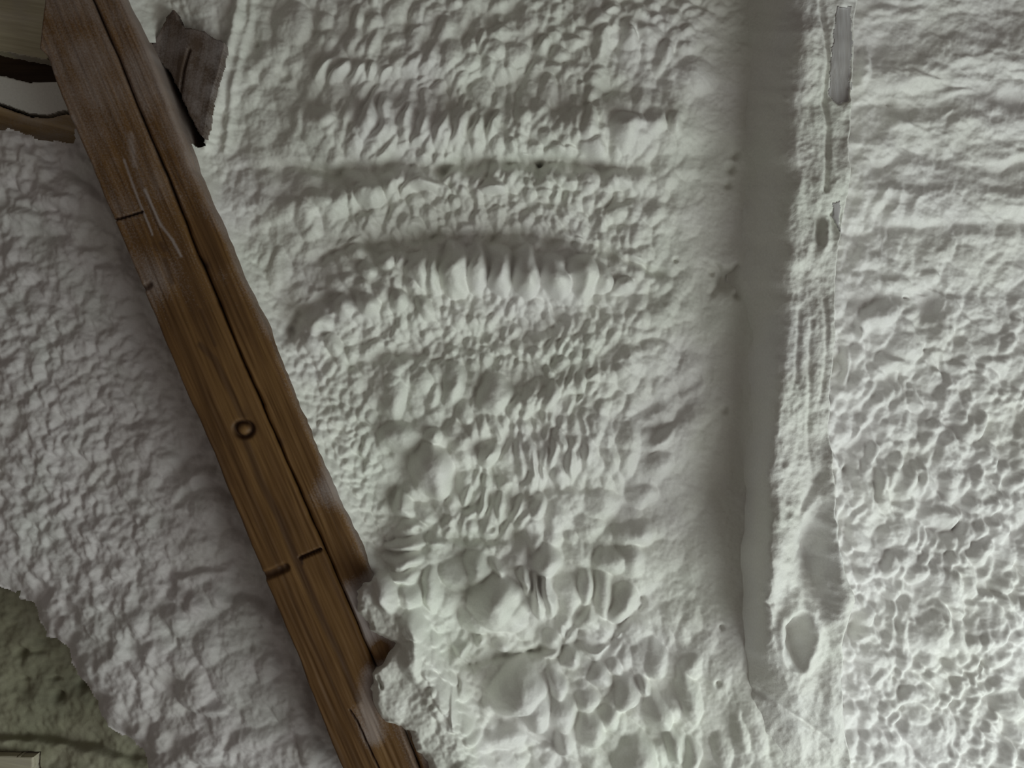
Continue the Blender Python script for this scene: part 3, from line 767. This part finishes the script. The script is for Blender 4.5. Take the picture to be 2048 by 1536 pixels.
def stain_shade_left(X, Y):
    s_ = np.zeros_like(X)
    d = np.hypot((X - 487) / 1.15, Y - 858)
    s_ = np.maximum(s_, .75 * np.exp(-((d - 15) / 6.5) ** 2))
    s_ = np.maximum(s_, .5 * np.exp(-(((X - 489) / 9) ** 2 + ((Y - 835) / 16) ** 2)))
    for pts, w, k_ in [([(488, 875), (500, 905), (520, 960), (560, 1040), (600, 1140), (640, 1230), (680, 1310), (715, 1400)], 8, .6), ([(486, 840), (465, 790), (430, 720), (400, 690)], 7, .5),
                       ([(232, 437), (262, 430), (285, 423)], 2.4, .95), ([(600, 1118), (612, 1110), (640, 1098)], 4, .8), ([(602, 1112), (604, 1128)], 3, .9),  # shade painted into the two saw kerfs
                       ([(525, 1152), (545, 1146), (570, 1134)], 8, .55), ([(322, 487), (330, 500)], 5, .5), ([(700, 1420), (715, 1445), (735, 1490), (760, 1540)], 2.5, .85),
                       ([(330, 520), (345, 565)], 5, .55), ([(306, 488), (312, 500)], 4, .3), ([(288, 574), (300, 568)], 6, .6), ([(403, 620), (430, 690)], 4, .4)]:
        dd, t = poly_dist(X, Y, pts)
        s_ = np.maximum(s_, k_ * np.exp(-(dd / w) ** 4))
    return s_


def knot_relief(X, Y):
    d = np.hypot((X - 487) / 1.15, Y - 858)
    return -9 * np.exp(-((d - 15) / 4.0) ** 2) + 3 * np.exp(-(d / 9) ** 2)


pl = slab('plank', YS, left_edge, lambda y: seam(y) - 2, BZ, 190, WOOD, beam, step=2.5, cols=80, rnd=5, dustf=dust_left, darkf=stain_shade_left, zoff=knot_relief, seed=61,
          grooves=[([(225, 441), (262, 430), (285, 423)], 1.6, 9), ([(600, 1116), (640, 1099)], 3.2, 10), ([(521, 1154), (545, 1146), (570, 1135)], 8, 8), ([(700, 1420), (715, 1445), (735, 1490), (770, 1565)], 1.6, 8),
                   ([(285, 577), (298, 570)], 6, 5)])


def dust_right(X, Y):
    e = np.interp(Y, BR_Y, BR_X) - X
    n = fbm(X, Y, 70, 3, 501)
    a = -.35 + .42 * np.exp(-np.clip(e, 0, None) / 12.0) + .12 * n
    a += .42 * smooth(700, 60, Y)
    a += .62 * np.exp(-(((X - 648) / 34) ** 2 + ((Y - 985) / 42) ** 2))
    a += 1.0 * smooth(1130, 1190, Y + (X - 720) * .4) * smooth(-60, 10, X - seam(Y) - 12)
    a -= 1.5 * np.exp(-(((X - 762) / 20) ** 2 + ((Y - 1300) / 22) ** 2))
    a -= .8 * smooth(1400, 1500, Y) * np.exp(-((X - seam(Y)) / 26) ** 2)
    return a


def stain_right(X, Y):
    s_ = np.zeros_like(X)
    for x, y, r in [(410, 533, 10), (556, 886, 10)]:
        s_ = np.maximum(s_, .95 * np.exp(-((X - x) ** 2 + (Y - y) ** 2) / (r * r)))
    return s_


pr = slab('plank', YS, lambda y: seam(y) + 2, lambda y: np.interp(y, BR_Y, BR_X), BZ - 3, 190, WOOD, beam, step=2.5, cols=60, rnd=9, dustf=dust_right, darkf=stain_right, seed=67,
          grooves=[([(805, 1450), (835, 1536)], 3, 14)])
pr['label'] = 'narrow right hand plank, its outer edge dusted white with foam'
# the dark strip set behind the seam, between the planks
core = slab('seam_strip', SEAM_Y, [x - 6 for x in SEAM_X], [x + 6 for x in SEAM_X], BZ - 26, 160, WOOD_DARK, beam, step=8, cols=6, rnd=1, seed=5)

# ------------------------------------------------------------------ dark block stub beside the beam, upper left
BLK = [(342, 11), (353, 34), (370, 55), (391, 56), (409, 62), (422, 72), (450, 84), (450, 97), (440, 140), (428, 175), (416, 234), (409, 272), (403, 275), (378, 231), (353, 175), (331, 134), (296, 106), (290, 92), (300, 75), (312, 56), (325, 30)]


def prism(name, poly, zf, thick, mat, parent=None, rough=0, attrs=True, zfun=None):
    """outline in photo pixels at depth zf, run straight back by thick: a filled front as a fine grid"""
    xs = [p[0] for p in poly]
    ys = [p[1] for p in poly]
    ss = 2.0
    X, Y = np.meshgrid(np.arange(min(xs) - 4, max(xs) + 6, ss), np.arange(min(ys) - 4, max(ys) + 6, ss))
    ins = inside(X + rough * fbm(X, Y, 9, 2, 5), Y + rough * fbm(X, Y, 9, 2, 6), poly)
    zz = zf + (zfun(X, Y) if zfun else 0 * X)
    d, t = poly_dist(X, Y, list(poly) + [poly[0]])
    zz = zz - 3 * np.clip(1 - d / 4, 0, 1) ** 2
    V = project(X, Y, zf + 0 * X, zz - zf)
    n, m = X.shape
    idx = np.arange(n * m).reshape(n, m)
    kq = ins[:-1, :-1] & ins[1:, 1:] & ins[1:, :-1] & ins[:-1, 1:]
    q = np.stack([idx[:-1, :-1], idx[1:, :-1], idx[1:, 1:], idx[:-1, 1:]], -1)[kq]
    B = V.copy()
    B[..., 2] = (zf - thick) * S
    allv = np.concatenate([V.reshape(-1, 3), B.reshape(-1, 3)])
    N = n * m
    # boundary walls
    e = np.concatenate([q[:, [0, 1]], q[:, [1, 2]], q[:, [2, 3]], q[:, [3, 0]]])
    key = set(map(tuple, e))
    bd = [(a, b) for (a, b) in key if (b, a) not in key]
    walls = np.array([(b, a, a + N, b + N) for a, b in bd])
    faces = np.concatenate([q, q[:, ::-1] + N, walls])
    used = np.unique(faces)
    rm = np.zeros(2 * N, np.int64)
    rm[used] = np.arange(len(used))
    me = bpy.data.meshes.new(name)
    me.from_pydata(allv[used].tolist(), [], rm[faces].tolist())
    me.materials.append(mat)
    for nm in ('dust', 'stain_shade'):
        at = me.attributes.new(nm, 'FLOAT', 'POINT')
        if nm == 'dust' and attrs is not True:
            v = attrs(np.concatenate([X.ravel(), X.ravel()]), np.concatenate([Y.ravel(), Y.ravel()]))[used]
            at.data.foreach_set('value', v.astype(np.float32))
    o = bpy.data.objects.new(name, me)
    COL.objects.link(o)
    if parent:
        o.parent = parent
    else:
        o.matrix_world = M
    return o


blk = prism('wood_block', BLK, 96, 130, WOOD_BLOCK, rough=1.6, attrs=lambda x, y: .0 + .16 * fbm(x, y, 30, 2, 3) + .15 * smooth(400, 450, x),
            zfun=lambda x, y: -7 * np.exp(-(poly_dist(x, y, [(378, 100), (366, 140), (358, 190)])[0] / 3) ** 2) - 14 * smooth(380, 320, x) - .1 * (y - 140) * 0)
tag(blk, 'short dark wooden block stub beside the top of the diagonal beam', 'wooden block')
# the knot in the left plank
kn = prism('knot', [(487 + 11 * math.cos(a_ * .2618), 858 + 9 * math.sin(a_ * .2618)) for a_ in range(24)], BZ - 1, 6, WOOD_BLOCK, parent=beam, zfun=lambda x, y: 3 - 3 * ((x - 487) ** 2 + (y - 858) ** 2) / 121)
kn['label'] = 'round dark reddish knot'
# dark board added to stand for the shade inside the slot
slot = prism('slot_shade_board', [(270, 60), (470, 60), (470, 330), (360, 330)], -70, 30, WOOD_DARK)
tag(slot, 'dark board added as shade down the narrow slot between beam and wood block', 'board')

# ------------------------------------------------------------------ deck boards, upper left
A = prism('deck_board', [(-300, -110), (130, -110), (110, 0), (98, 118), (92, 120), (0, 103), (-300, 45)], -62, 40, WOOD_PALE, rough=1,
          attrs=lambda x, y: -.12 + .2 * fbm(x, y, 40, 3, 6) + .8 * (smooth(97, 103, y - .18 * x) * smooth(10, 20, x)))
tag(A, 'pale olive deck board in the top left corner, above the dark gap', 'board', 'deck boards behind the beam')
Bd = prism('deck_board', [(-300, 60), (0, 150), (60, 165), (112, 162), (200, 150), (200, 222), (128, 222), (95, 230), (62, 228), (0, 206), (-300, 105)], -62, 40, FOAM_COAT, rough=1,
           attrs=lambda x, y: .12 + .55 * smooth(160, 176, y - .05 * x) + .25 * fbm(x, y, 30, 3, 9))
tag(Bd, 'foam-dusted whitish deck board between the dark gap and the crack line, upper left', 'board', 'deck boards behind the beam')
Cd = prism('deck_board', [(-300, 112), (0, 212), (62, 234), (95, 236), (128, 228), (210, 228), (230, 340), (-300, 340)], -54, 45, WOOD_TAN, rough=1,
           attrs=lambda x, y: -.05 + .22 * fbm(x * .4, y, 24, 3, 12) + .5 * smooth(240, 300, y - .1 * x))
tag(Cd, 'tan deck board under the crack line, upper left, with foam starting on it', 'board', 'deck boards behind the beam')
Gd = prism('sheathing_board', [(-300, 0), (220, 60), (220, 260), (-300, 200)], -125, 30, WOOD_DARK)
tag(Gd, 'black-brown board at the back of the gap between two deck boards, upper left', 'board')

# ------------------------------------------------------------------ little board end in the lower left corner
e1 = prism('board_end', [(-300, 1511), (0, 1511), (66, 1514), (66, 1700), (-300, 1700)], -215, 60, WOOD_PALE, rough=.6, attrs=lambda x, y: .1 + .1 * fbm(x, y, 30, 2, 4))
tag(e1, 'small pale board end with a dark outline in the bottom left corner', 'board')

# ------------------------------------------------------------------ the foam-covered rafter
rafter = thing('rafter', 'upright rafter thickly coated in white foam, between the wide bay and the bright right bay', 'rafter')
yy = np.arange(-110, 1640, 2.0)
ns = 150
s = np.linspace(0, 1, ns)
xm = np.interp(yy, RY, XM)[:, None] + 5 * fbm(yy, yy * 0, 70, 3, 605)[:, None]
xl = np.interp(yy, RY, XL)[:, None] + 5 * fbm(yy, yy * 0, 50, 3, 601)[:, None]
xr = np.interp(yy, RY, XR)[:, None] + 3.5 * fbm(yy, yy * 0, 60, 3, 603)[:, None]
zr = np.interp(yy, RY, ZR)[:, None]
# profile: flank (0-.5), front (.5-.85), round over and down the far side (.85-1)
Xp = np.where(s < .5, xm + (xl - xm) * (s / .5), np.where(s < .85, xl + (xr - xl) * ((s - .5) / .35), xr))
fl = np.clip(s / .5, 0, 1)
Zp = flank(fl, zr) * np.ones_like(xm)
Zp = np.where(s[None] > .85, zr - (zr + 20) * ((s[None] - .85) / .15) ** 1.2, Zp)
Yp = np.repeat(yy[:, None], ns, 1)
front = ((s > .47) & (s < .88))[None] * 1.0
fr = smooth(.42, .55, s)[None] * smooth(.97, .88, s)[None]
# relief
dz = 7 * fbm(Xp, Yp, 110, 2, 611) + 3.0 * fbm(Xp, Yp, 34, 3, 612) + fr * (2.4 * fbm(Xp * 1.3, Yp * .5, 30, 2, 613) + 1.0 * fbm(Xp, Yp, 11, 2, 614)) + .4 * fbm(Xp, Yp, 9, 2, 615)

dz = dz * smooth(0, .3, fl)[None] - 26 * (1 - smooth(0, .22, fl))[None]
XW = Xp + 6 * fbm(Xp, Yp, 30, 2, 631)
YW = Yp + 7 * fbm(Xp, Yp, 34, 2, 632)


def gs(x, y, rx, ry, a, ang=0):
    t = math.radians(ang)
    u = ((XW - x) * math.cos(t) + (YW - y) * math.sin(t)) / rx
    v = (-(XW - x) * math.sin(t) + (YW - y) * math.cos(t)) / ry
    return a * np.exp(-(u * u + v * v))


dz += gs(1625, 1110, 26, 95, -42, 6) + gs(1640, 1150, 20, 70, -18)                  # long hollow
dz += gs(1592, 1278, 18, 40, -50, 8)                                                # ringed hollow
rd = np.abs(np.hypot((XW - 1596) / 36, (YW - 1278) / 64) - 1)
dz += 13 * np.exp(-(rd / .28) ** 2)
dz += gs(1550, 1080, 24, 120, 16, 4) + gs(1680, 1050, 16, 160, 12) + gs(1690, 1210, 22, 60, 14)
dz += gs(1520, 1110, 40, 90, 20) + gs(1515, 1265, 40, 70, 22)
dz += -8 * np.exp(-(poly_dist(XW, YW, [(1478, 1188), (1500, 1202), (1540, 1208)])[0] / 7) ** 2)
dz += -7 * np.exp(-(poly_dist(Xp, Yp, [(1480, 1365), (1520, 1385), (1560, 1410), (1660, 1480)])[0] / 6) ** 2)
dz += gs(1600, 1380, 50, 30, 18, 35) + gs(1665, 1400, 22, 60, 14)
dz += -8 * np.exp(-(poly_dist(Xp, Yp, [(1640, 0), (1656, 120), (1652, 200), (1658, 260), (1650, 380)])[0] / 5) ** 2)
dz += gs(1675, 440, 18, 26, -14) + gs(1636, 470, 8, 34, -14, 12) + gs(1650, 470, 9, 36, 9, 12)
dz += gs(1625, 60, 30, 26, 8) + gs(1600, 520, 30, 22, 12, -20) + gs(1620, 565, 40, 40, -8)
dz += -10 * np.exp(-(poly_dist(Xp, Yp, [(1645, 950), (1625, 990), (1600, 1030)])[0] / 9) ** 2)
for pts in ([(1622, 640), (1618, 760), (1620, 900), (1632, 960)], [(1600, 620), (1592, 760)], [(1650, 600), (1652, 720), (1640, 800)]):
    dz += -4 * np.exp(-(poly_dist(Xp, Yp, pts)[0] / 5) ** 2)
calm = 7 * fbm(Xp, Yp, 110, 2, 611) + 1.5 * fbm(Xp, Yp, 60, 2, 612) - 3
GREY = ([(1674, 12), (1704, 10), (1706, 90), (1698, 206), (1678, 208), (1663, 190), (1658, 150), (1663, 70)],
        [(1662, 408), (1682, 402), (1683, 468), (1676, 460), (1667, 435)])
masks = []
for poly in GREY:
    m_ = inside(Xp + 2.5 * fbm(Xp, Yp, 14, 2, 621), Yp + 4 * fbm(Xp, Yp, 18, 2, 622), poly)
    masks.append(m_)
    mf = blur(m_.astype(float), 4)
    dz = dz * (1 - mf) + calm * mf
coat = grid_mesh('foam_coat', project(Xp, Yp, Zp, dz), FOAM_COAT, parent=rafter)
# grey stretches where the rafter's own edge shows at the surface of the coat
for m_ in masks[:2]:
    tm = grid_mesh('bare_timber', project(Xp, Yp, Zp, dz + .8), GREY_WOOD, parent=rafter, keep=m_)
    md = tm.modifiers.new('thickness', 'SOLIDIFY')
    md.thickness = .004
    md.offset = -1
    tm['label'] = 'grey bare timber showing through the foam coat'
